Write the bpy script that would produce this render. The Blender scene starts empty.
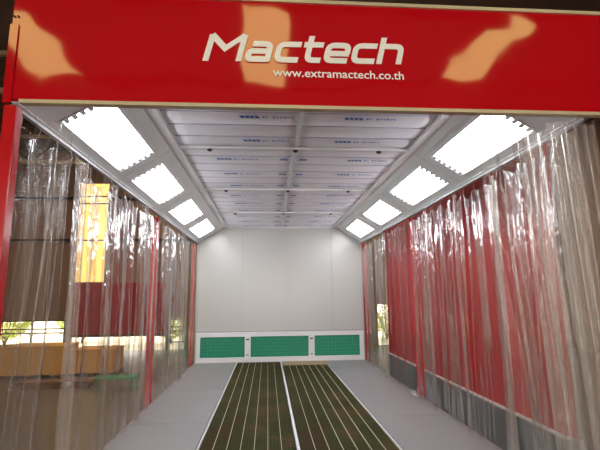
import bpy, math, random
from mathutils import Vector, Matrix, Euler, noise
C = bpy.context.scene.collection
SC = bpy.context.scene
R = random.Random(7)

# ------------------------------------------------------------------ helpers
class MB:
    def __init__(s): s.v = []; s.f = []
    def poly(s, pts, faces):
        n = len(s.v); s.v += [Vector(p) for p in pts]; s.f += [tuple(i + n for i in f) for f in faces]
    def box(s, x0, x1, y0, y1, z0, z1, M=None):
        p = [Vector((x, y, z)) for z in (z0, z1) for y in (y0, y1) for x in (x0, x1)]
        if M: p = [M @ q for q in p]
        s.poly(p, [(0,2,3,1),(4,5,7,6),(0,1,5,4),(2,6,7,3),(0,4,6,2),(1,3,7,5)])
        return s
    def tube(s, path, r, n=8, cap=True):
        path = [Vector(p) for p in path]; N = len(s.v); m = len(path)
        for i, p in enumerate(path):
            t = (path[min(i+1, m-1)] - path[max(i-1, 0)]).normalized()
            a = Vector((0,0,1)) if abs(t.z) < .9 else Vector((1,0,0))
            u = t.cross(a).normalized(); w = t.cross(u)
            for k in range(n):
                th = 2*math.pi*k/n
                s.v.append(p + (u*math.cos(th) + w*math.sin(th))*r)
        for i in range(m-1):
            for k in range(n):
                a = N+i*n+k; b = N+i*n+(k+1) % n
                s.f.append((a, b, b+n, a+n))
        if cap:
            s.f.append(tuple(N+k for k in range(n))[::-1]); s.f.append(tuple(N+(m-1)*n+k for k in range(n)))
        return s
    def prism(s, pts2, y0, y1):            # outline in x,z extruded along y
        n = len(pts2)
        P = [(x, y0, z) for x, z in pts2] + [(x, y1, z) for x, z in pts2]
        s.poly(P, [tuple(range(n)), tuple(range(2*n-1, n-1, -1))] + [(i, i+n, (i+1) % n + n, (i+1) % n) for i in range(n)])
        return s
    def grid(s, fn, nu, nv):
        N = len(s.v)
        for j in range(nv+1):
            for i in range(nu+1): s.v.append(Vector(fn(i/nu, j/nv)))
        for j in range(nv):
            for i in range(nu):
                a = N+j*(nu+1)+i; s.f.append((a, a+1, a+nu+2, a+nu+1))
        return s
    def build(s, name, mat, parent=None, loc=None, smooth=False, bevel=0, uv=None):
        me = bpy.data.meshes.new(name)
        if parent is not None: o0 = WL[parent.name]
        elif loc is not None: o0 = Vector(loc)
        else:
            xs = [v.x for v in s.v]; ys = [v.y for v in s.v]; zs = [v.z for v in s.v]
            o0 = Vector(((min(xs)+max(xs))/2, (min(ys)+max(ys))/2, min(zs)))
        me.from_pydata([v - o0 for v in s.v], [], s.f)
        me.materials.append(mat); me.validate()
        import bmesh
        bm = bmesh.new(); bm.from_mesh(me); bmesh.ops.recalc_face_normals(bm, faces=bm.faces[:]); bm.to_mesh(me); bm.free()
        if smooth:
            for p in me.polygons: p.use_smooth = True
        o = bpy.data.objects.new(name, me); C.objects.link(o)
        if parent is not None: o.parent = parent; WL[o.name] = o0
        else: o.location = o0; WL[o.name] = o0
        if bevel:
            b = o.modifiers.new('bevel', 'BEVEL'); b.width = bevel; b.segments = 2; b.limit_method = 'ANGLE'
        return o
WL = {}
def thing(name, loc, label, cat, group=None, rot=None):
    o = bpy.data.objects.new(name, None); C.objects.link(o); o.location = loc; o.empty_display_size = .1
    if rot is not None: o.rotation_euler = rot
    WL[o.name] = Vector(loc); tag(o, label, cat, group); return o
def tag(o, label, cat, group=None):
    o['label'] = label; o['category'] = cat
    if group: o['group'] = group
    return o
def struct(o): o['kind'] = 'structure'; return o
def dup(root, loc, rot=None, label=None, group=None):
    r = root.copy(); C.objects.link(r); r.location = loc; WL[r.name] = Vector(loc)
    if rot is not None: r.rotation_euler = rot
    if label: r['label'] = label
    if group: r['group'] = group
    for ch in list(root.children):
        c = ch.copy(); C.objects.link(c); c.parent = r
        for g in list(ch.children):
            d = g.copy(); C.objects.link(d); d.parent = c
    return r

# ------------------------------------------------------------------ materials
def lin(r, g, b):
    f = lambda c: (c/255/12.92 if c/255 <= .04045 else ((c/255+.055)/1.055)**2.4)
    return (f(r), f(g), f(b), 1)
def newmat(name):
    m = bpy.data.materials.new(name); m.use_nodes = True
    nt = m.node_tree; nt.nodes.clear()
    return m, nt, nt.nodes.new, nt.links.new
def pmat(name, col, rough=.5, metal=0, var=0, vscale=6, bump=0, bscale=40, spec=.5, stretch=(1,1,1), coat=0, wave=None):
    m, nt, N, L = newmat(name)
    out = N('ShaderNodeOutputMaterial'); p = N('ShaderNodeBsdfPrincipled'); L(p.outputs[0], out.inputs[0])
    p.inputs['Base Color'].default_value = col; p.inputs['Roughness'].default_value = rough
    p.inputs['Metallic'].default_value = metal; p.inputs['Specular IOR Level'].default_value = spec
    p.inputs['Coat Weight'].default_value = coat; p.inputs['Coat Roughness'].default_value = .05
    tc = N('ShaderNodeTexCoord'); mp = N('ShaderNodeMapping'); L(tc.outputs['Object'], mp.inputs[0]); mp.inputs['Scale'].default_value = stretch
    if var:
        n = N('ShaderNodeTexNoise'); n.inputs['Scale'].default_value = vscale; n.inputs['Detail'].default_value = 6
        L(mp.outputs[0], n.inputs['Vector'])
        mx = N('ShaderNodeMix'); mx.data_type = 'RGBA'
        L(n.outputs['Fac'], mx.inputs['Factor'])
        mx.inputs['A'].default_value = tuple(c*(1-var) for c in col[:3])+(1,)
        mx.inputs['B'].default_value = tuple(min(1, c*(1+var)) for c in col[:3])+(1,)
        L(mx.outputs['Result'], p.inputs['Base Color'])
    if bump:
        n2 = N('ShaderNodeTexNoise'); n2.inputs['Scale'].default_value = bscale; L(mp.outputs[0], n2.inputs['Vector'])
        b = N('ShaderNodeBump'); b.inputs['Strength'].default_value = bump; b.inputs['Distance'].default_value = .02
        L(n2.outputs['Fac'], b.inputs['Height']); L(b.outputs[0], p.inputs['Normal'])
    return m
def emat(name, col, st, wave=False):
    m, nt, N, L = newmat(name)
    out = N('ShaderNodeOutputMaterial'); e = N('ShaderNodeEmission'); L(e.outputs[0], out.inputs[0])
    e.inputs[0].default_value = col; e.inputs[1].default_value = st
    return m

RED = pmat('red paint', lin(188, 13, 24), .06, bump=.03, bscale=2.6, var=.06, vscale=2, spec=.55)
REDPOST = pmat('red post paint', lin(196, 16, 26), .22, var=.1)
REDPANEL = pmat('red panel', lin(172, 14, 26), .3, var=.15, vscale=1.5, bump=.05, bscale=3)
SHUT = pmat('red shutter', lin(140, 22, 30), .45, var=.15)
CREAM = pmat('cream edging', lin(205, 190, 160), .35, metal=.2, var=.1, stretch=(8,1,1))
LETTER = pmat('sign white vinyl', lin(246, 244, 241), .3)
BANK = pmat('grey white enamel', lin(230, 234, 236), .4, var=.03)
RAILM = pmat('galvanised rail', lin(165, 166, 170), .5, metal=.3)
FRAMEW = pmat('white powder coat', lin(222, 222, 226), .4, var=.03)
REFL = pmat('white reflector', lin(245, 246, 248), .3)
TUBE = emat('fluorescent tube', (.95, .97, 1, 1), 15)
BLACK = pmat('black plastic', lin(30, 28, 32), .5)
BLUE = pmat('blue printing', lin(36, 92, 170), .6)
BLUEG = pmat('pale blue printing', lin(150, 165, 200), .6)
STEEL = pmat('grey floor steel', lin(126, 124, 126), .42, var=.06, vscale=3, bump=.03, bscale=12)
DARKGAP = pmat('dark gap', lin(60, 58, 56), .8)
PLINTH = pmat('plinth steel', lin(120, 120, 120), .5)
CLOTH = pmat('filter cloth', lin(246, 246, 254), .8, var=.03, vscale=3, bump=.15, bscale=60, stretch=(1,4,1))
SEAM = pmat('lilac seam', lin(200, 194, 216), .7)
CREAMBAR = pmat('cream grate bar', lin(196, 190, 160), .45)
KERB = pmat('grey kerb', lin(98, 102, 102), .7, var=.15, vscale=5)
OCHRE = pmat('ochre plywood', lin(190, 140, 75), .6, var=.15, vscale=3, stretch=(1,1,5))
WOODD = pmat('brown timber', lin(110, 74, 50), .65, var=.2, stretch=(6,1,1))
GREENT = pmat('green paint', lin(40, 130, 80), .4)
DARKST = pmat('dark steel', lin(52, 44, 42), .5, metal=.3, var=.2)
ROOF = pmat('roof sheet', lin(74, 52, 42), .7, var=.3, vscale=2)
BEAMB = pmat('pale beam', lin(150, 125, 90), .6, var=.2)
LEAF = pmat('leaf', lin(190, 205, 90), .5, var=.4, vscale=9)
BARK = pmat('bark', lin(90, 70, 50), .8)
PALEG = pmat('outside ground', lin(190, 185, 165), .8, var=.15)
CONC = pmat('workshop concrete', lin(84, 70, 60), .4, var=.3, vscale=1.1, bump=.05, bscale=8)
GREENWIRE = pmat('green filter wire', lin(60, 155, 122), .5)
GOLD = emat('golden daylight sheet', (1, .60, .17, 1), 1.5)
SKYL = emat('skylight sheet', (1, .86, .30, 1), 5.6)
FILLW = emat('pale added fill panel', (1, .88, .7, 1), 11)  # glow for the added panels that brighten the far workshop

def mat_backwall():
    m, nt, N, L = newmat('white sandwich panel')
    out = N('ShaderNodeOutputMaterial'); p = N('ShaderNodeBsdfPrincipled'); L(p.outputs[0], out.inputs[0])
    p.inputs['Base Color'].default_value = lin(184, 184, 181); p.inputs['Roughness'].default_value = .24
    tc = N('ShaderNodeTexCoord'); n = N('ShaderNodeTexNoise'); n.inputs['Scale'].default_value = 1.5
    L(tc.outputs['Object'], n.inputs['Vector'])
    b = N('ShaderNodeBump'); b.inputs['Strength'].default_value = .06; b.inputs['Distance'].default_value = .05
    L(n.outputs['Fac'], b.inputs['Height']); L(b.outputs[0], p.inputs['Normal'])
    return m
def mat_corr(name, c1, c2, rough=.6):
    m, nt, N, L = newmat(name)
    out = N('ShaderNodeOutputMaterial'); p = N('ShaderNodeBsdfPrincipled'); L(p.outputs[0], out.inputs[0])
    p.inputs['Roughness'].default_value = rough
    tc = N('ShaderNodeTexCoord'); mp = N('ShaderNodeMapping'); mp.inputs['Scale'].default_value = (2, 2, .15)
    L(tc.outputs['Object'], mp.inputs[0])
    n = N('ShaderNodeTexNoise'); n.inputs['Scale'].default_value = 2.5; n.inputs['Detail'].default_value = 5; L(mp.outputs[0], n.inputs['Vector'])
    mx = N('ShaderNodeMix'); mx.data_type = 'RGBA'; mx.inputs['A'].default_value = c1; mx.inputs['B'].default_value = c2
    L(n.outputs['Fac'], mx.inputs['Factor']); L(mx.outputs['Result'], p.inputs['Base Color'])
    return m
WALLM = mat_corr('brown corrugated steel', lin(104, 78, 62), lin(150, 118, 96))
VEIL = {'0': .06, '1': .07, '2': .06, '3': .24}
def mat_pvc(name, seed, tint=(.985, .98, .97)):
    m, nt, N, L = newmat(name)
    out = N('ShaderNodeOutputMaterial')
    tc = N('ShaderNodeTexCoord'); mp = N('ShaderNodeMapping'); mp.inputs['Scale'].default_value = (1, 1, .5)
    mp.inputs['Location'].default_value = (seed, seed*2, 0)
    L(tc.outputs['Object'], mp.inputs[0])
    n = N('ShaderNodeTexNoise'); n.inputs['Scale'].default_value = 7; n.inputs['Detail'].default_value = 3; n.inputs['Distortion'].default_value = 1.2
    L(mp.outputs[0], n.inputs['Vector'])
    n2 = N('ShaderNodeTexVoronoi'); n2.feature = 'SMOOTH_F1'; n2.inputs['Scale'].default_value = 18; L(mp.outputs[0], n2.inputs['Vector'])
    ad = N('ShaderNodeMath'); ad.operation = 'MULTIPLY_ADD'; ad.inputs[1].default_value = .35
    L(n2.outputs['Distance'], ad.inputs[0]); L(n.outputs['Fac'], ad.inputs[2])
    b = N('ShaderNodeBump'); b.inputs['Distance'].default_value = .03
    n3 = N('ShaderNodeTexNoise'); n3.inputs['Scale'].default_value = 1.7; L(mp.outputs[0], n3.inputs['Vector'])
    r3 = N('ShaderNodeMapRange'); r3.inputs['From Min'].default_value = .45; r3.inputs['From Max'].default_value = .62
    r3.inputs['To Min'].default_value = .22; r3.inputs['To Max'].default_value = .95; L(n3.outputs['Fac'], r3.inputs['Value']); L(r3.outputs[0], b.inputs['Strength'])
    L(ad.outputs[0], b.inputs['Height'])
    tr = N('ShaderNodeBsdfTransparent'); tr.inputs[0].default_value = tint+(1,)
    gl = N('ShaderNodeBsdfGlossy'); gl.inputs['Roughness'].default_value = .14; L(b.outputs[0], gl.inputs['Normal'])
    di = N('ShaderNodeBsdfDiffuse'); di.inputs[0].default_value = (.88, .81, .75, 1)
    tl = N('ShaderNodeBsdfTranslucent'); tl.inputs[0].default_value = (.88, .81, .75, 1)
    L(b.outputs[0], di.inputs['Normal']); L(b.outputs[0], tl.inputs['Normal'])
    m0 = N('ShaderNodeMixShader'); m0.inputs[0].default_value = .5; L(di.outputs[0], m0.inputs[1]); L(tl.outputs[0], m0.inputs[2])
    m1 = N('ShaderNodeMixShader'); m1.inputs[0].default_value = VEIL[name[-1]]; L(tr.outputs[0], m1.inputs[1]); L(m0.outputs[0], m1.inputs[2])
    fr = N('ShaderNodeFresnel'); fr.inputs[0].default_value = 1.33
    sc = N('ShaderNodeMath'); sc.operation = 'MULTIPLY'; sc.inputs[1].default_value = 1.15; sc.use_clamp = True; L(fr.outputs[0], sc.inputs[0])
    mn = N('ShaderNodeMath'); mn.operation = 'MINIMUM'; mn.inputs[1].default_value = .45; L(sc.outputs[0], mn.inputs[0])
    m2 = N('ShaderNodeMixShader'); L(mn.outputs[0], m2.inputs[0]); L(m1.outputs[0], m2.inputs[1]); L(gl.outputs[0], m2.inputs[2])
    L(m2.outputs[0], out.inputs[0])
    return m
PVC = [mat_pvc('clear vinyl film %d' % i, i*3.7) for i in range(4)]
def mat_grate():
    m, nt, N, L = newmat('floor filter mat')
    out = N('ShaderNodeOutputMaterial'); p = N('ShaderNodeBsdfPrincipled'); L(p.outputs[0], out.inputs[0]); p.inputs['Roughness'].default_value = .9; p.inputs['Specular IOR Level'].default_value = .15
    tc = N('ShaderNodeTexCoord')
    n = N('ShaderNodeTexNoise'); n.inputs['Scale'].default_value = 1.9; n.inputs['Detail'].default_value = 4
    mp = N('ShaderNodeMapping'); mp.inputs['Scale'].default_value = (1, .8, 1); L(tc.outputs['Object'], mp.inputs[0]); L(mp.outputs[0], n.inputs['Vector'])
    cr = N('ShaderNodeValToRGB'); cr.color_ramp.elements[0].position = .35; cr.color_ramp.elements[1].position = .68
    cr.color_ramp.elements[0].color = lin(72, 56, 32); cr.color_ramp.elements[1].color = lin(96, 74, 44)
    e = cr.color_ramp.elements.new(.5); e.color = lin(62, 68, 34)
    L(n.outputs['Fac'], cr.inputs[0])
    sp = N('ShaderNodeSeparateXYZ'); L(tc.outputs['Object'], sp.inputs[0])
    def ribs(o, freq, lo):
        a = N('ShaderNodeMath'); a.operation = 'MULTIPLY'; a.inputs[1].default_value = freq; L(o, a.inputs[0])
        s_ = N('ShaderNodeMath'); s_.operation = 'SINE'; L(a.outputs[0], s_.inputs[0])
        r = N('ShaderNodeMapRange'); r.inputs['From Min'].default_value = -.2; r.inputs['From Max'].default_value = .6
        r.inputs['To Min'].default_value = lo; r.inputs['To Max'].default_value = 1.0; L(s_.outputs[0], r.inputs['Value']); return r.outputs[0]
    a = ribs(sp.outputs['Y'], 2*math.pi/.045, .5); b = ribs(sp.outputs['X'], 2*math.pi/.0375, .75)
    mu = N('ShaderNodeMath'); mu.operation = 'MULTIPLY'; L(a, mu.inputs[0]); L(b, mu.inputs[1])
    vm = N('ShaderNodeVectorMath'); vm.operation = 'SCALE'; L(cr.outputs[0], vm.inputs[0]); L(mu.outputs[0], vm.inputs['Scale'])
    L(vm.outputs[0], p.inputs['Base Color'])
    return m
GRATE = mat_grate()
GREENF = pmat('green filter fibre', lin(36, 140, 108), .7, var=.25, vscale=14, bump=.3, bscale=60)

# ------------------------------------------------------------------ dimensions (metres)
W, ZL, ZC, WC, D, Y0, G = 2.06, 2.913, 3.283, 1.457, 10.85, 2.86, 1.05
ZG = -.3                                     # workshop floor

# ------------------------------------------------------------------ workshop shell
XL, XR, YF, YB, ZR = -12, 10, -9, 16, 7.0
struct(MB().box(XL-.2, XR+.2, YF-.2, YB+.2, ZG-.2, ZG).build('floor_workshop', CONC))
def corr_wall(name, ax, c, a0, a1, z0, z1, holes, th=.12):
    # box wall with rectangular holes, small corrugation ribs
    m = MB()
    xs = sorted({a0, a1, *[h[0] for h in holes], *[h[1] for h in holes]})
    zs = sorted({z0, z1, *[h[2] for h in holes], *[h[3] for h in holes]})
    def add(u0, u1, v0, v1, d0, d1):
        if ax == 'y': m.box(u0, u1, c+d0, c+d1, v0, v1)
        else: m.box(c+d0, c+d1, u0, u1, v0, v1)
    for i in range(len(xs)-1):
        for j in range(len(zs)-1):
            cx, cz = (xs[i]+xs[i+1])/2, (zs[j]+zs[j+1])/2
            if any(h[0] < cx < h[1] and h[2] < cz < h[3] for h in holes): continue
            add(xs[i], xs[i+1], zs[j], zs[j+1], 0, th)
            u = math.ceil(xs[i]/.25)*.25
            while u < xs[i+1]-.06:
                add(u, u+.06, zs[j], zs[j+1], -.025, 0) if INWARD[name] < 0 else add(u, u+.06, zs[j], zs[j+1], th, th+.025)
                u += .25
    return struct(m.build(name, WALLM))
INWARD = {'wall_far': -1, 'wall_left': 1, 'wall_right': -1, 'wall_front': 1}
HO = [(-9.7, -7.4, -.05, .80), (-7.2, -3.95, ZG, 2.05), (-3.85, -3.3, -.3, .82), (-7.25, -6.2, 2.12, 5.75), (3.75, 4.35, -.28, 1.2)]
corr_wall('wall_far', 'y', YB, XL, XR, ZG, ZR, HO)
corr_wall('wall_left', 'x', XL-.12, YF, YB, ZG, ZR, [])
corr_wall('wall_right', 'x', XR, YF, YB, ZG, ZR, [])
corr_wall('wall_front', 'y', YF-.12, XL, XR, ZG, ZR, [(-8.5, 8, ZG, 4.6)])
# roof with three skylight strips behind the camera
cxs = [-5.45, -.38, 4.6]
m = MB(); xs = [XL-.2]
for c in cxs: xs += [c-.5, c+.5]
xs.append(XR+.2)
SY0, SY1 = -4.75, -2.0
for i in range(len(xs)-1):
    if i % 2 == 0: m.box(xs[i], xs[i+1], YF-.2, YB+.2, ZR, ZR+.1)
    else:
        SY1 = (-2.35, -1.9, -2.15)[i//2]
        m.box(xs[i], xs[i+1], YF-.2, SY0, ZR, ZR+.1); m.box(xs[i], xs[i+1], SY1, YB+.2, ZR, ZR+.1)
y = -7.95
while y < YB:
    m.box(XL, XR, y, y+.08, ZR-.14, ZR); y += 3.05
struct(m.build('ceiling_workshop', ROOF))
for k, c in enumerate(cxs):
    SY1 = (-2.35, -1.9, -2.15)[k]
    struct(MB().box(c-.5, c+.5, SY0, SY1, ZR+.02, ZR+.05).build('window_%d' % (k+1), SKYL))
for k, (a, b) in enumerate(((-5, -2.3), (2.5, 5))):  # two added glowing panels below the roof, out of view, fill the far end
    struct(MB().box(a, b, 8.5, 12.0, ZR-.16, ZR-.145).build('window_%d' % (k+5), FILLW))
g = struct(MB().prism([(x_, z_) for x_, z_ in
     [(-7.25+1.05*i/24, YB+.05+.03*math.sin(i*1.6)) for i in range(25)] + [(-6.2-1.05*i/24, YB+.07+.03*math.sin((24-i)*1.6)) for i in range(25)]], 2.12, 5.75).build('window_4', GOLD))
# the prism above lies in x,y: swap to stand upright
o0 = g.location.copy()
for v in g.data.vertices:
    w = v.co + o0; v.co = Vector((w.x, w.z, w.y))
g.location = (0, 0, 0)
wg = MB()
for z in (3.62, 4.98, 5.25): wg.box(-7.25, -6.2, YB-.06, YB-.02, z-.025, z+.025)
WL[g.name] = Vector((0,0,0)); wg.build('window_bar', DARKST, g)
# roof trusses
def truss(y, lab):
    t = thing('roof_truss', (0, y, ZR-1.1), lab, 'truss', 'steel roof trusses')
    MB().box(XL, XR, y-.05, y+.05, ZR-1.1, ZR-1.0).build('bottom_chord', BEAMB, t)
    MB().box(XL, XR, y-.05, y+.05, ZR-.24, ZR-.15).build('top_chord', BEAMB, t)
    w = MB(); x = XL; up = True
    while x < XR-.5:
        a, b = ((x, y, ZR-1.05), (x+1, y, ZR-.2)) if up else ((x, y, ZR-.2), (x+1, y, ZR-1.05))
        w.tube([a, b], .03, 6); x += 1; up = not up
    w.build('web_bracing', DARKST, t)
for y in (9.0, 14.0): truss(y, 'steel lattice truss high under the dark workshop roof')
# wall girts on the far wall
for z, l in ((5.15, 'upper thin dark steel rail across the far workshop wall'), (3.62, 'lower thin dark steel rail across the far workshop wall')):
    tag(MB().box(XL, -7.3, YB-.16, YB-.06, z-.04, z+.04).box(-6.15, -2, YB-.16, YB-.06, z-.04, z+.04).build('wall_rail', DARKST), l, 'wall rail')

# outside
struct(MB().box(-30, 30, YB+.2, YB+30, ZG-.25, ZG-.05).build('ground', PALEG))
def bush(x, y, s, lab, seed):
    rr = random.Random(seed); t = thing('bush', (x, y, ZG-.05), lab, 'bush')
    st = MB()
    for k in range(5):
        a = rr.uniform(0, 6.28); st.tube([(x, y, ZG-.05), (x+math.cos(a)*s*.3, y+math.sin(a)*s*.3, ZG+s*.8)], .03, 5)
    st.build('stem', BARK, t)
    f = MB()
    for k in range(2600):
        v = Vector((rr.gauss(0, 1), rr.gauss(0, 1), rr.gauss(0, 1))).normalized()*rr.uniform(.6, 1)**.5
        c = Vector((x+v.x*s, y+v.y*s*.6, ZG+.1+s*1.15+v.z*s*1.1)); q = Euler((rr.uniform(0,6), rr.uniform(0,6), rr.uniform(0,6))).to_matrix()
        l = rr.uniform(.05, .11)
        f.poly([c+q@Vector(p) for p in ((-l,0,0),(0,-l*.4,.01),(l,0,0),(0,l*.4,.01))], [(0,1,2,3)])
    f.build('foliage', LEAF, t)
bush(-11.1, YB+3, 1.2, 'leafy green bush outside the leftmost low opening, at its left end', 1)
bush(-8.2, YB+3.4, 1.3, 'leafy green bush outside the leftmost low opening, at its right end', 2)
bush(-4.3, YB+2.6, 1.1, 'leafy green bush outside the narrow opening right of the red post', 3)
bush(4.9, YB+3, 1.3, 'leafy green bush outside the small opening beyond the right curtains', 4)

# red roller shutter half raised on far wall
t = thing('roller_shutter', (-5.57, YB-.02, .28), 'dark red roller shutter, half raised, on the far workshop wall', 'shutter')
m = MB()
z = .28
while z < 2.0:
    m.box(-7.2, -3.95, YB-.03, YB+.02, z, z+.085); m.box(-7.2, -3.95, YB-.02, YB+.01, z+.085, z+.1); z += .1
m.build('curtain_slats', SHUT, t)
MB().box(-7.2, -3.95, YB-.05, YB+.04, .2, .28).build('bottom_rail', DARKST, t)
# grilles in low openings
for (x0, x1, lab) in ((-9.7, -7.4, 'dark scrolled iron grille in the leftmost low opening'), (-3.85, -3.3, 'dark iron grille in the narrow opening right of the red post')):
    t = thing('window_grille', ((x0+x1)/2, YB+.06, -.05), lab, 'grille')
    for z in (-.02, .36, .5, .78): MB().box(x0, x1, YB+.04, YB+.07, z-.02, z+.02).build('cross_bar', DARKST, t)
    n = max(1, int((x1-x0)/.9)); s_ = MB()
    for k in range(n+1):
        xx = x0+.05+(x1-x0-.1)*k/n; MB().box(xx-.02, xx+.02, YB+.03, YB+.08, -.05, .8).build('upright_bar', DARKST, t)
        for sg in (-1, 1):
            pts = [(xx+sg*(.16-.16*math.cos(a)), YB+.055, .18+.16*math.sin(a)) for a in [i*math.pi*.5/6 for i in range(7)]]
            if x0 < pts[-1][0] < x1: s_.tube(pts, .014, 5)
    s_.build('scroll', DARKST, t)

# crates and table left of the booth
def crate(x0, x1, y0, y1, h, lab):
    t = thing('crate', ((x0+x1)/2, (y0+y1)/2, ZG), lab, 'crate')
    MB().box(x0+.015, x1-.015, y0+.015, y1-.015, ZG+.08, ZG+h-.03).build('body', OCHRE, t)
    MB().box(x0, x1, y0, y1, ZG+h-.03, ZG+h).build('lid', OCHRE, t)
    for xx in (x0, (x0+x1)/2-.03, x1-.06): MB().box(xx, xx+.06, y0-.012, y0+.015, ZG+.08, ZG+h-.03).build('batten', OCHRE, t)
    for xx in (x0, (x0+x1)/2-.05, x1-.1): MB().box(xx, xx+.1, y0, y1, ZG, ZG+.08).build('skid', WOODD, t)
crate(-6.65, -5.2, 11.0, 11.9, .74, 'large ochre plywood crate on the workshop floor, left of the smaller crate')
crate(-5.1, -4.05, 11.1, 11.9, .64, 'smaller ochre plywood crate on the workshop floor, beside the green table')
t = thing('low_bench', (-3.45, 9.6, ZG), 'low green metal bench on the workshop floor beside the ochre crates', 'bench')
MB().box(-3.85, -3.05, 9.4, 9.8, ZG+.22, ZG+.26).build('bench_top', GREENT, t, bevel=.008)
for xx in (-3.82, -3.12):
    for yy in (9.42, 9.74): MB().box(xx, xx+.04, yy, yy+.04, ZG, ZG+.22).build('leg', GREENT, t)
t = thing('timber_stack', (-4.9, 9.9, ZG), 'short stack of brown planks on the workshop floor in front of the crates', 'timber')
for k in range(3): MB().box(-5.7+.05*k, -4.1+.03*k, 9.75, 10.05, ZG+.05*k, ZG+.045+.05*k).build('plank', WOODD, t)

# ------------------------------------------------------------------ booth shell
# raised steel platform: side plates, trench for the grates
m = MB(); PX = W+.03
m.box(-PX, PX, Y0-.05, D+.1, ZG, -.12)
m.box(-PX, -G-.035, Y0-.05, D+.1, -.12, -.006); m.box(G+.035, PX, Y0-.05, D+.1, -.12, -.006)
fl = struct(m.build('floor', PLINTH, loc=(0, 0, 0)))
ys = [Y0-.05, 3.9, 5.9, 7.9, 9.9, D]
for s in (-1, 1):
    for i in range(5):
        a, b = sorted((s*(G+.035), s*PX))
        MB().box(a, b, ys[i]+.003, ys[i+1]-.003, -.006, 0).build('floor_plate', STEEL, fl)
# back wall panels
m = MB(); jx = [-W-.03, -.96, .18, 1.29, W+.03]
for i in range(4): m.box(jx[i]+(.002 if i else 0), jx[i+1]-.002, D, D+.1, 0, 3.5)
m.box(-W-.03, W+.03, D+.02, D+.1, 0, 3.5)
wb = struct(m.build('wall_back', mat_backwall(), loc=(0, D, 0), bevel=.001))
MB().box(-W, W, D-.012, D, .715, .73).build('panel_trim', pmat('mauve grey trim', lin(150, 140, 150), .5), wb)
# plenum roof and outer cheeks
m = MB(); m.box(-W-.02, W+.02, 2.87, D+.1, 3.5, 3.6)
m.box(-W-.02, -W, 2.87, D+.1, 2.93, 3.5); m.box(W, W+.02, 2.87, D+.1, 2.93, 3.5)
struct(m.build('ceiling', FRAMEW))
# slanted light banks
SL = math.hypot(W-WC, ZC-ZL)
ang = math.atan2(ZC-ZL, W-WC)
T0, T1 = .165, .755
LC = [(3.34, 4.76), (5.12, 6.52), (7.06, 8.48), (8.95, 10.37)]
def bankM(s):
    # local x: up the slope, local z: outwards (behind the bank)
    u = Vector((-s*math.cos(ang), 0, math.sin(ang))); n = Vector((s*math.sin(ang), 0, math.cos(ang))); v = n.cross(u)
    M = Matrix((u, v, n)).transposed().to_4x4(); M.translation = Vector((s*W, 0, ZL)); return M
for s, nm in ((-1, 'trim_1'), (1, 'trim_2')):
    M = bankM(s); sg = 1 if (M.to_3x3() @ Vector((0,1,0))).y > 0 else -1
    m = MB()
    def bb(t0, t1, y0, y1, n0=0, n1=.03):
        a, b = sorted((sg*y0, sg*y1)); m.box(t0*SL, t1*SL, a, b, n0, n1, M)
    bb(0, T0, 2.87, D); bb(T1, 1.0, 2.87, D)
    e = [2.87]+[q for p in LC for q in p]+[D]
    for i in range(0, len(e), 2): bb(T0, T1, e[i], e[i+1])
    # module seams (raised cover strips) and lower lip
    for y in (4.93, 6.8, 8.72): bb(0, 1, y-.012, y+.012, -.006, 0)
    bb(.86, .89, 2.87, D, -.008, 0)
    bb(-.0, .035, 2.87, D, -.02, 0)
    struct(m.build(nm, BANK))
# light fixtures
LABP = ['nearest', 'second from the front', 'third from the front', 'farthest']
proto = None
hl = .70; hw = (T1-T0)*SL/2
for s in (-1, 1):
    M = bankM(s)
    for i, (a, b) in enumerate(LC):
        cy = (a+b)/2; tc = (T0+T1)/2*SL
        loc = M @ Vector((tc, 0, 0)); loc.y = cy
        rot = M.to_3x3().to_euler()
        lab = '%s recessed fluorescent light in the slanted %s light bank' % (LABP[i], 'left' if s < 0 else 'right')
        if proto is None:
            proto = thing('ceiling_light', (0, 0, 0), lab, 'light', 'recessed lights in the slanted light banks')
            f = MB(); e = .018
            f.box(-hw-.004, hw+.004, -hl-e, -hl, -.01, .0); f.box(-hw-.004, hw+.004, hl, hl+e, -.01, .0)
            f.box(-hw-e, -hw, -hl-e, hl+e, -.01, .0); f.box(hw, hw+e, -hl-e, hl+e, -.01, .0)
            f.build('frame', BANK, proto)
            h = MB(); d = .1
            h.box(-hw, hw, -hl, hl, d, d+.01); h.box(-hw, -hw+.004, -hl, hl, 0, d); h.box(hw-.004, hw, -hl, hl, 0, d)
            h.box(-hw, hw, -hl, -hl+.004, 0, d); h.box(-hw, hw, hl-.004, hl, 0, d)
            h.build('reflector', REFL, proto)
            n = 6
            for k in range(n):
                x = -hw+(k+.5)*2*hw/n
                tb = MB().tube([(x, -hl+.07, .012), (x, hl-.07, .012)], .021, 10).build('tube', TUBE, proto, smooth=False)
                MB().box(x-.018, x+.018, -hl+.004, -hl+.07, -.006, .03).build('lamp_holder', FRAMEW, tb)
                MB().box(x-.018, x+.018, hl-.07, hl-.004, -.006, .03).build('lamp_holder', FRAMEW, tb)
            proto.location = loc; proto.rotation_euler = rot
        else: dup(proto, loc, rot, lab)
# perimeter frame between bank and ceiling
ZF = ZC+.03
m = MB()
m.box(-WC-.01, -WC+.11, 2.87, D, ZF-.03, ZF+.05); m.box(WC-.11, WC+.01, 2.87, D, ZF-.03, ZF+.05)
m.box(-WC, WC, D-.03, D, ZF-.03, ZF+.02); m.box(-WC, WC, 2.87, 2.91, ZF-.03, ZF+.02)
struct(m.build('trim_3', FRAMEW))
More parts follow.
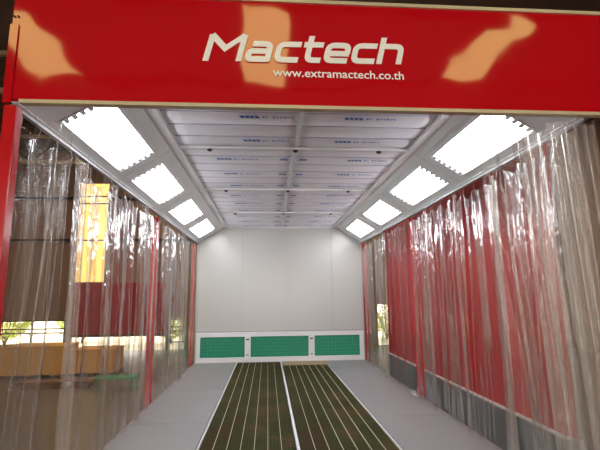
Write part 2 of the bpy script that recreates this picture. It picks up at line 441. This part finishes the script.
# ceiling grid
XE = WC-.11
t = thing('ceiling_grid', (0, D, ZF-.02), 'thin white metal grid of crossing bars under the ceiling filters', 'ceiling grid')
MB().box(-.018, .018, 2.91, D-.03, ZF-.016, ZF+.0).build('centre_bar', FRAMEW, t)
for y in (4.85, 6.85, 8.85):
    MB().box(-XE, XE, y-.03, y+.03, ZF-.03, ZF+.0).build('cross_bar', FRAMEW, t)
    for x in (-1.0, 0, 1.0):
        kb = MB(); 
        kb.tube([(x, y-.0, ZF-.03), (x, y, ZF-.055)], .02, 10); kb.box(x-.03, x+.03, y-.012, y+.012, ZF-.045, ZF-.03)
        kb.build('clamp_knob', BLACK, t)
# ceiling filter panels
bays = [2.91, 4.82, 6.88, 8.82, D-.03]
bays = [(2.91, 4.84), (4.86, 6.84), (6.86, 8.84), (8.86, D-.03)]
rows = 'front second third rear'.split()
for i, (a, b) in enumerate(bays):
    for s in (-1, 1):
        x0, x1 = sorted((s*.018, s*XE))
        fp = thing('ceiling_filter', ((x0+x1)/2, (a+b)/2, ZF), 'white %s ceiling filter cloth panel, %s of the centre bar, with blue print' % (
            {0: 'front-row', 1: 'second-row', 2: 'third-row', 3: 'rear-row'}[i], 'left' if s < 0 else 'right'), 'filter', 'ceiling filter panels')
        nb = 6
        def fn(u, v, x0=x0, x1=x1, a=a, b=b):
            k = v*nb; fr = k-math.floor(k)
            if v >= 1: fr = 0
            sag = -.028*math.sin(math.pi*fr)**.7
            x = x0+(x1-x0)*u; y = a+(b-a)*v
            edge = min(u, 1-u)*8
            return (x, y, ZF+.012+sag*min(1, edge+.25)+.006*noise.noise(Vector((x*3, y*5, i))))
        MB().grid(fn, 24, 60).build('filter_cloth', CLOTH, fp, smooth=True)
        # seam tapes
        for k in range(1, nb):
            y = a+(b-a)*k/nb; MB().box(x0+.01, x1-.01, y-.005, y+.005, ZF-.001, ZF+.008).build('seam', SEAM, fp)
        pr = MB(); pg = MB()
        for k in (1, 2, 3):
            y = a+(b-a)*(k-.5)/3+.06
            if i == 0: X = -.60 if s < 0 else .42
            else: X = (-1.0+.03*k if s < 0 else .72-.03*k)
            hz = .032
            for c in range(4):
                xx = X+c*.047; zz = ZF-.021
                pr.poly([(xx, y-hz, zz), (xx+.042, y-hz*.8, zz), (xx+.05, y+hz, zz), (xx+.012, y+hz*.7, zz)], [(0,1,2,3)])
            for c in range(9):
                xx = X+.22+c*.034
                if c == 2 or xx > XE-.06: continue
                (pg if c % 3 else pr).box(xx, xx+.022, y-hz*.45, y+hz*.4, ZF-.022, ZF-.019)
            if i:
                xx = -.17 if s < 0 else .07
                pr.box(xx, xx+.10, y-hz*.8, y+hz*.6, ZF-.022, ZF-.019)
        if pr.v: pr.build('blue_print', BLUE, fp)
        if pg.v: pg.build('faint_print', BLUEG, fp)

# exhaust filter frame and green filters
t = thing('filter_frame', (0, D-.03, 0), 'low white metal frame across the foot of the back wall', 'frame')
m = MB(); fx = [(-1.95, -.88), (-.735, .675), (.825, 1.95)]
z0, z1 = .115, .60; ya, yb = D-.055, D
m.box(-W, W, ya, yb, .0, z0); m.box(-W, W, ya, yb, z1, .70)
for a, b in ((-W, -1.95), (-.88, -.735), (.675, .825), (1.95, W)): m.box(a, b, ya, yb, z0, z1)
m.build('frame', FRAMEW, t, bevel=.004)
for x in (-.81, .75):
    MB().box(x-.035, x+.035, ya-.012, ya, .52, .55).build('latch', BLACK, t, bevel=.003)
    MB().box(x-.03, x+.03, ya-.012, ya, .16, .18).build('latch', BLACK, t, bevel=.003)
for (a, b), l in zip(fx, ('left', 'wide middle', 'right')):
    f = thing('exhaust_filter', ((a+b)/2, D-.03, z0), '%s green exhaust filter in the white frame at the back wall' % l, 'filter', 'green exhaust filters')
    MB().box(a, b, D-.03, D-.005, z0, z1).build('filter_pad', GREENF, f)
    w = MB(); k = 0
    n = int((b-a)/.085)
    for k in range(1, n): x = a+(b-a)*k/n; w.box(x-.0022, x+.0022, D-.040, D-.032, z0, z1)
    for k in range(1, 6): z = z0+(z1-z0)*k/6; w.box(a, b, D-.038, D-.030, z-.0022, z+.0022)
    w.build('wire_mesh', GREENWIRE, f)

# floor grates
for s, l in ((-1, 'left'), (1, 'right')):
    yend = D-.06 if s < 0 else 10.25
    x0, x1 = sorted((s*.03, s*G)); ys0 = Y0-.04
    t = thing('floor_grate', ((x0+x1)/2, (ys0+yend)/2, -.12), 'dark olive %s half of the long floor grate with thin cream bars' % l, 'grate', 'floor grate halves')
    MB().box(x0, x1, ys0, yend, -.12, -.012).build('filter_mat', GRATE, t)
    for k in range(1, 7):
        x = x0+(x1-x0)*k/7
        MB().box(x-.0024, x+.0024, ys0, yend, -.012, .0).build('grate_bar', CREAMBAR, t)
    xo = s*(G+.014); 
    MB().box(xo-.008, xo+.008, ys0, yend, -.12, .002).build('edge_bar', FRAMEW, t)
tag(MB().box(-.016, .016, Y0-.04, D-.06, -.12, .004).build('centre_beam', FRAMEW), 'pale steel beam running between the two floor grate halves', 'beam')
tag(MB().box(.03, G+.03, 10.26, D-.06, -.12, -.002).build('cover_plate', pmat('tan plate', lin(150, 130, 100), .6, var=.2)), 'small tan cover plate at the far end of the right grate', 'plate')

# ------------------------------------------------------------------ posts
def post(x, y, lab, z0=ZG, z1=2.88, w=.05):
    t = thing('steel_post', (x, y, z0), lab, 'post', 'red square posts')
    MB().box(x-w, x+w, y-w, y+w, z0+.012, z1).build('shaft', REDPOST, t, bevel=.006)
    MB().box(x-w*1.7, x+w*1.7, y-w*1.7, y+w*1.7, z0, z0+.012).build('base_plate', REDPOST, t)
    return t
PXX = W+.1
post(-PXX, 7.08, 'red square post between the left curtains, halfway down the booth')
post(PXX, 7.12, 'red square post between the right curtains, halfway down the booth')
post(-PXX, D+.04, 'red square post at the far end of the left curtains', w=.045)
post(PXX, D+.04, 'red square post at the far end of the right curtains', w=.045)
post(-2.0, 2.80, 'red square post at the front left corner under the red sign', z1=2.84, w=.04)
post(PXX+.08, 2.80, 'red square post at the front right corner under the red sign', z1=2.84, w=.045)
# curtain rails
for s, l in ((-1, 'left'), (1, 'right')):
    x = s*(W-.005)
    t = thing('curtain_rail', (x, D, 2.86), 'slim pale metal curtain rail under the %s light bank' % l, 'rail', 'curtain rails')
    MB().box(x-.018, x+.018, Y0+.02, D-.02, 2.872, 2.895).build('channel', RAILM, t)

# ------------------------------------------------------------------ header sign
HX0, HX1, HY0, HY1, HZ0, HZ1 = -2.035, 2.3, 2.748, 2.785, 2.845, 3.66
t = thing('sign_board', (.1, 2.8, HZ0), 'wide glossy red header sign with white lettering across the booth front', 'sign')
def panel(u, v):
    x = HX0+.004+(HX1-HX0-.008)*u; z = HZ0+.03+(HZ1-.02-HZ0-.03)*v
    return (x, HY0+.0022+.003*noise.noise(Vector((x*1.3, z*1.6, 3)))+.0016*noise.noise(Vector((x*4.3, z*4.6, 3))), z)
pm = MB().grid(panel, 160, 36)
pm.build('face_panel', RED, t, smooth=True)
MB().box(HX0, HX1, HY0+.008, HY1, HZ0+.028, HZ1-.02).build('box_body', REDPOST, t)
MB().box(HX0+.1, HX1, HY0-.012, HY1, HZ0, HZ0+.024).build('bottom_edging', CREAM, t)
MB().box(HX0+.1, HX1, HY0-.012, HY1, HZ1-.02, HZ1+.006).build('top_edging', CREAM, t)
MB().box(HX0-.004, HX0+.05, HY0-.008, HY0-.001, HZ0, 3.40).build('side_strip', RED, t)
for (x, z) in ((-2.02, 3.46), (-1.995, 3.46), (-2.0, 3.385)):
    MB().tube([(x, HY0-.006, z), (x, HY0+.004, z)], .007, 8).build('bolt_hole', BLACK, t)
# thick stroke letters
def stroke(mb, pts, th, tf, y0, y1):
    n = len(pts); P = [Vector(p) for p in pts]; Lf = []; Rt = []
    for i in range(n):
        d0 = (P[i]-P[i-1]).normalized() if i > 0 else None; d1 = (P[i+1]-P[i]).normalized() if i < n-1 else None
        if d0 is None: d0 = d1
        if d1 is None: d1 = d0
        b = d0+d1; b.normalize(); nn = Vector((-b.y, b.x)); c = max(.45, nn.dot(Vector((-d0.y, d0.x))))
        Lf.append(P[i]+nn*th/2/c); Rt.append(P[i]-nn*th/2/c)
    N = len(mb.v)
    for i in range(n):
        for q in (Lf[i], Rt[i]):
            x, z = tf(q.x, q.y)
            mb.v.append(Vector((x, y0, z))); mb.v.append(Vector((x, y1, z)))
    for i in range(n-1):
        a = N+i*4; b = a+4
        mb.f += [(a, b, b+2, a+2), (a+1, a+3, b+3, b+1), (a, a+1, b+1, b), (a+2, b+2, b+3, a+3)]
    mb.f += [(N, N+2, N+3, N+1), (N+(n-1)*4, N+(n-1)*4+1, N+(n-1)*4+3, N+(n-1)*4+2)]
def rnd(pts, r=.27):
    out = [pts[0]]
    for i in range(1, len(pts)-1):
        p = Vector(pts[i]); a = (Vector(pts[i-1])-p); b = (Vector(pts[i+1])-p)
        ra = min(r, a.length/2); rb = min(r, b.length/2); a.normalize(); b.normalize()
        p0 = p+a*ra; p1 = p+b*rb
        for k in range(5):
            tt = k/4; out.append(tuple(p0*(1-tt)**2+p*2*tt*(1-tt)+p1*tt**2))
    out.append(pts[-1]); return out
q = .12
GL = {
 'a': [rnd([(.2, 1-q), (1.03, 1-q), (1.03, 0)]), rnd([(1.03, q), (q, q), (q, .52), (1.03, .52)], .17)],
 'c': [rnd([(1.12, 1-q), (q, 1-q), (q, q), (1.12, q)])],
 't': [rnd([(.28, 1.32), (.28, q), (.92, q)]), [(0.0, 1-q), (.92, 1-q)]],
 'e': [rnd([(1.12, q), (q, q), (q, 1-q), (1.05, 1-q), (1.05, .47)]), [(q, .47), (1.16, .47)]],
 'h': [[(q, 1.32), (q, 0)], rnd([(q, 1-q), (1.05, 1-q), (1.05, 0)])],
 'M': [[(q, 0), (q, 1.30)], [(q-.02, 1.28), (.86, .62), (1.62, 1.28)], [(1.6, 1.30), (1.6, 0)]],
}
S = .153; XW0 = -.770; bz = 3.178
adv = {'M': 1.86, 'a': 1.32, 'c': 1.24, 't': 1.05, 'e': 1.29, 'h': 1.2}
tot = sum(adv[c] for c in 'Mactech')-.05
KX = (1.42-.3*S)/(tot*S)
m = MB(); x = 0; si = 0
for c in 'Mactech':
    for st in GL[c]:
        si += 1
        stroke(m, st, .265, lambda a, b, x=x: (XW0+((x+a)*KX+b*.24)*S, bz+b*S+.012*(x+a)*KX*S), HY0-.007-.0003*(si % 3), HY0-.003)
    x += adv[c]
m.build('wordmark', LETTER, t)
# web address
cu = bpy.data.curves.new('web', 'FONT'); cu.body = 'www.extramactech.co.th'; cu.size = .1; cu.extrude = 0; cu.offset = .0012; cu.resolution_u = 4
to = bpy.data.objects.new('web_tmp', cu); C.objects.link(to)
bpy.context.view_layer.update()
me = bpy.data.meshes.new_from_object(to.evaluated_get(bpy.context.evaluated_depsgraph_get()))
bpy.data.objects.remove(to)
xs_ = [v.co.x for v in me.vertices]; zs_ = [v.co.y for v in me.vertices]
k = .918/(max(xs_)-min(xs_)); kz = .061/ (max(zs_)-min(zs_))
for v in me.vertices:
    v.co = Vector((-.293+(v.co.x-min(xs_))*k, HY0-.0055, 3.078+(v.co.y-min(zs_))*kz)) - WL[t.name]
me.materials.clear(); me.materials.append(LETTER)
wo = bpy.data.objects.new('web_address', me); C.objects.link(wo); wo.parent = t

# ------------------------------------------------------------------ red partition on the right
t = thing('partition', (2.6, 7.3, ZG), 'long glossy dark red wall panel on a grey kerb beyond the right curtains', 'partition')
MB().box(2.60, 2.66, 4.2, 10.5, .2, 3.5).build('red_panel', REDPANEL, t)
MB().box(2.55, 2.75, 4.2, 10.5, ZG, .185).build('kerb', KERB, t)
MB().box(2.545, 2.62, 4.2, 10.5, .185, .203).build('capping', pmat('pale capping', lin(190, 185, 180), .5), t)

# ------------------------------------------------------------------ clear curtains
def curtain(p0, p1, ztop, zbot, lab, seed, folds=6, amp=.05, lean=(0, 0), sag=.1, hooks=5, hookz=2.87, gath=0, mat=0, grp='clear plastic curtains', nu=None, nrm=None):
    rr = random.Random(seed)
    P0, P1 = Vector((p0[0], p0[1], 0)), Vector((p1[0], p1[1], 0)); d = P1-P0; Ln = d.length; d.normalize()
    nv_ = Vector((-d.y, d.x, 0)) if nrm is None else Vector(nrm)
    ph = [rr.uniform(0, 6.28) for _ in range(8)]; fq = [folds*rr.uniform(.85, 1.15), folds*rr.uniform(1.7, 2.2), folds*rr.uniform(3.2, 4.4)]
    L = Vector((lean[0], lean[1], 0))
    def off(u, v):      # v 0 bottom .. 1 top
        a = amp*(1.1-.45*v)
        w = .06*math.sin(3*v+ph[3])
        o = math.sin(6.283*fq[0]*(u+w*.3)+ph[0]+.5*math.sin(v*4+ph[4]))
        o = math.copysign(abs(o)**.95, o)
        o2 = math.sin(6.283*fq[1]*(u+w*.15)+ph[1]+.7*math.sin(v*5+ph[5]))
        o3 = math.sin(6.283*fq[2]*u+ph[2]+.4*math.sin(v*7+ph[6]))
        top = max(0, (v-.75)/.25)
        cr = noise.noise(Vector((u*Ln*9+seed, v*7, seed*1.3)))*.014*(.5+top) + noise.noise(Vector((u*Ln*22, v*16+seed, 1)))*.006*(.4+top)
        return a*(.66*o+.34*o2*(.5+.5*math.sin(u*5+ph[5]))+.12*o3)+cr
    def fn(u, v):
        hk = abs(math.sin(math.pi*u*(hooks-1)))
        zt = ztop - sag*hk**1.3 * (1+.5*math.sin(u*13+ph[7]))
        z = zbot+(zt-zbot)*v + (.03*math.sin(9*u+ph[2])*(1-v))
        o = off(u, v)
        o = o*(1-.0*v)
        ul = u + .012*math.sin(v*6+ph[6]+u*20) + gath*(.5-u)*math.sin(math.pi*v)
        p = P0+d*Ln*ul + nv_*o + L*(1-v)
        return (p.x, p.y, z)
    nu = nu or int(max(60, Ln*60+folds*12))
    mid = (P0+P1)/2; t = thing('plastic_curtain', (mid.x, mid.y, zbot), lab, 'curtain', grp)
    MB().grid(fn, nu, 64).build('film', PVC[mat], t, smooth=True)
    hem = MB(); pts = [Vector(fn(i/nu, 1)) for i in range(nu+1)]
    hem.tube(pts, .0025, 4); hem.build('top_hem', PVC[(mat+1) % 3], t)
    for k in range(hooks):
        u = min(.999, max(.001, k/(hooks-1))); a = Vector(fn(u, 1)); b = Vector((P0+d*Ln*u)); b.z = hookz
        if b.z-a.z > .01: MB().tube([a, (a+b)/2+Vector((.002, .002, 0)), b], .002, 5).build('hook', RAILM, t)
    return t
xl = -(W-.005)
ZB = .02
secL = [(3.0, 3.75, 2.80, 4), (3.85, 4.55, 2.74, 3), (4.65, 5.75, 2.80, 5), (5.85, 6.98, 2.80, 5), (7.16, 8.4, 2.80, 5), (8.5, 9.6, 2.80, 5), (9.7, 10.75, 2.80, 5)]
namL = ['nearest the front post', 'second from the front post', 'third from the front post', 'just before the middle red post', 'just behind the middle red post', 'second behind the middle red post', 'against the back wall']
for i, (a, b, zt, hk) in enumerate(secL):
    curtain((xl-.0, a), (xl-.0, b), zt, ZB, 'clear plastic curtain sheet on the left side, %s' % namL[i], 11+i, folds=1.0+1.5*(b-a), amp=.042, sag=.06, hooks=hk, mat=i % 3, gath=.05)
secR = [(3.2, 4.05, 2.82, 4), (4.15, 4.95, 2.78, 4), (5.05, 5.95, 2.80, 4), (6.05, 7.03, 2.80, 5), (7.22, 8.35, 2.80, 5), (8.45, 9.55, 2.80, 5), (9.65, 10.75, 2.80, 5)]
for i, (a, b, zt, hk) in enumerate(secR):
    curtain((-xl, a), (-xl, b), zt, ZB, 'clear plastic curtain sheet on the right side, %s' % namL[i], 31+i, folds=1.0+1.5*(b-a), amp=.042, sag=.06, hooks=hk, mat=(i+1) % 3, gath=.05)
# bunches pulled aside behind the front opening
curtain((-1.93, 2.93), (-1.66, 2.95), 2.80, .03, 'narrow clear plastic curtain bunched behind the front left red post', 51, folds=3, amp=.05, lean=(-.16, 0), sag=.02, hooks=3, hookz=2.84, mat=0, grp='front curtains', nu=110)
curtain((1.22, 2.97), (1.70, 2.98), 2.84, .03, 'sheer clear plastic curtain hanging in front of the nearest right light', 61, folds=2.2, amp=.03, lean=(.22, 0), sag=.03, hooks=4, hookz=2.84, mat=1, grp='front curtains', nu=110)
curtain((1.60, 3.07), (2.10, 3.07), 2.86, .03, 'densely bunched clear plastic curtain at the front right edge', 62, folds=6, amp=.045, lean=(.12, 0), sag=.02, hooks=5, hookz=2.84, mat=3, grp='front curtains', nu=200)
curtain((1.74, 2.885), (2.10, 2.88), 2.85, .03, 'foremost bunch of clear plastic curtain at the front right edge', 63, folds=5, amp=.035, lean=(.10, 0), sag=.02, hooks=5, hookz=2.86, mat=3, grp='front curtains', nu=200)
for i, (sx, y, wd, lab) in enumerate((
    (-1, 3.80, .12, 'gathered clear plastic strip on the left side, between the nearest two curtain sheets'),
    (-1, 4.60, .12, 'gathered clear plastic strip on the left side, in front of the golden wall sheet'),
    (-1, 5.80, .14, 'gathered clear plastic strip on the left side, closest before the middle red post'),
    (-1, 8.45, .14, 'gathered clear plastic strip on the left side, beyond the middle red post'),
    (1, 4.10, .13, 'thick gathered clear plastic strip hanging against the near part of the red panel'),
    (1, 5.00, .12, 'gathered clear plastic strip hanging against the middle of the red panel'),
    (1, 6.00, .12, 'gathered clear plastic strip hanging closest before the right middle red post'),
    (1, 8.40, .14, 'gathered clear plastic strip on the right side, beyond the middle red post'))):
    xx = sx*(W-.10)
    curtain((xx-.02, y-wd/2), (xx+.02, y+wd/2), 2.79, .04, lab, 80+i, folds=1.6, amp=.03, sag=.02, hooks=2, hookz=2.87, mat=3 if i in (0, 4) else i % 3, gath=.1, grp='gathered plastic strips', nu=60)
t = thing('plastic_scrap', (2.03, 6.85, 0), 'crumpled clear plastic scrap lying at the foot of the right middle red post', 'plastic')
def scrap(u, v):
    a = u*6.283*1.5; rr_ = .03+.11*v
    n_ = noise.noise(Vector((u*9, v*7, 5)))
    return (1.955+rr_*math.cos(a)*.4, 6.85+rr_*math.sin(a)*1.3, .012+.06*(1-v)+.035*abs(n_)+.03*abs(math.sin(a*3+v*4)))
MB().grid(scrap, 60, 16).build('film', PVC[3], t, smooth=True)
MB().tube([(2.0, 6.83, .05), (2.02, 6.87, .09), (2.01, 6.9, .13)], .012, 7).build('knot', PVC[3], t, smooth=True)
# front rail
tag(MB().box(-1.93, 2.1, 2.83, 2.855, 2.875, 2.895).build('front_curtain_rail', RAILM), 'slim metal rail behind the lower edge of the red sign', 'rail')

# ------------------------------------------------------------------ light
w = bpy.data.worlds.new('World'); SC.world = w; w.use_nodes = True
nt = w.node_tree; nt.nodes.clear(); N = nt.nodes.new; L = nt.links.new
out = N('ShaderNodeOutputWorld'); bg = N('ShaderNodeBackground'); L(bg.outputs[0], out.inputs[0])
bg.inputs[0].default_value = (1.0, .93, .82, 1); bg.inputs[1].default_value = 3.6
sn = bpy.data.lights.new('sun', 'SUN'); sn.energy = 5; sn.angle = .02; sn.color = (1, .93, .8)
so = bpy.data.objects.new('sun', sn); C.objects.link(so); so.rotation_euler = (math.radians(18), math.radians(-48), 0); so.location = (-20, 20, 20)

# ------------------------------------------------------------------ camera
yaw, pitch, roll, f, cx = .0761, .1606, -.0108, 428.82, -.3266
fw = Vector((math.sin(yaw)*math.cos(pitch), math.cos(yaw)*math.cos(pitch), math.sin(pitch)))
r = Vector((math.cos(yaw), -math.sin(yaw), 0)); u = r.cross(fw)
r2 = r*math.cos(roll)+u*math.sin(roll); u2 = -r*math.sin(roll)+u*math.cos(roll)
cam = bpy.data.cameras.new('camera'); co = bpy.data.objects.new('camera', cam); C.objects.link(co)
M = Matrix((r2, u2, -fw)).transposed().to_4x4(); M.translation = Vector((cx, 0, 1.6)); co.matrix_world = M
cam.sensor_fit = 'HORIZONTAL'; cam.sensor_width = 36; cam.lens = f*36/600; cam.clip_end = 200; cam.clip_start = .05
SC.camera = co
SC.view_settings.view_transform = 'Standard'; SC.view_settings.look = 'None'; SC.view_settings.gamma = 1
SC.view_settings.use_curve_mapping = False; SC.view_settings.exposure = 0.2
try:
    SC.cycles.transparent_max_bounces = 40; SC.cycles.max_bounces = 8; SC.cycles.diffuse_bounces = 4
except Exception: pass
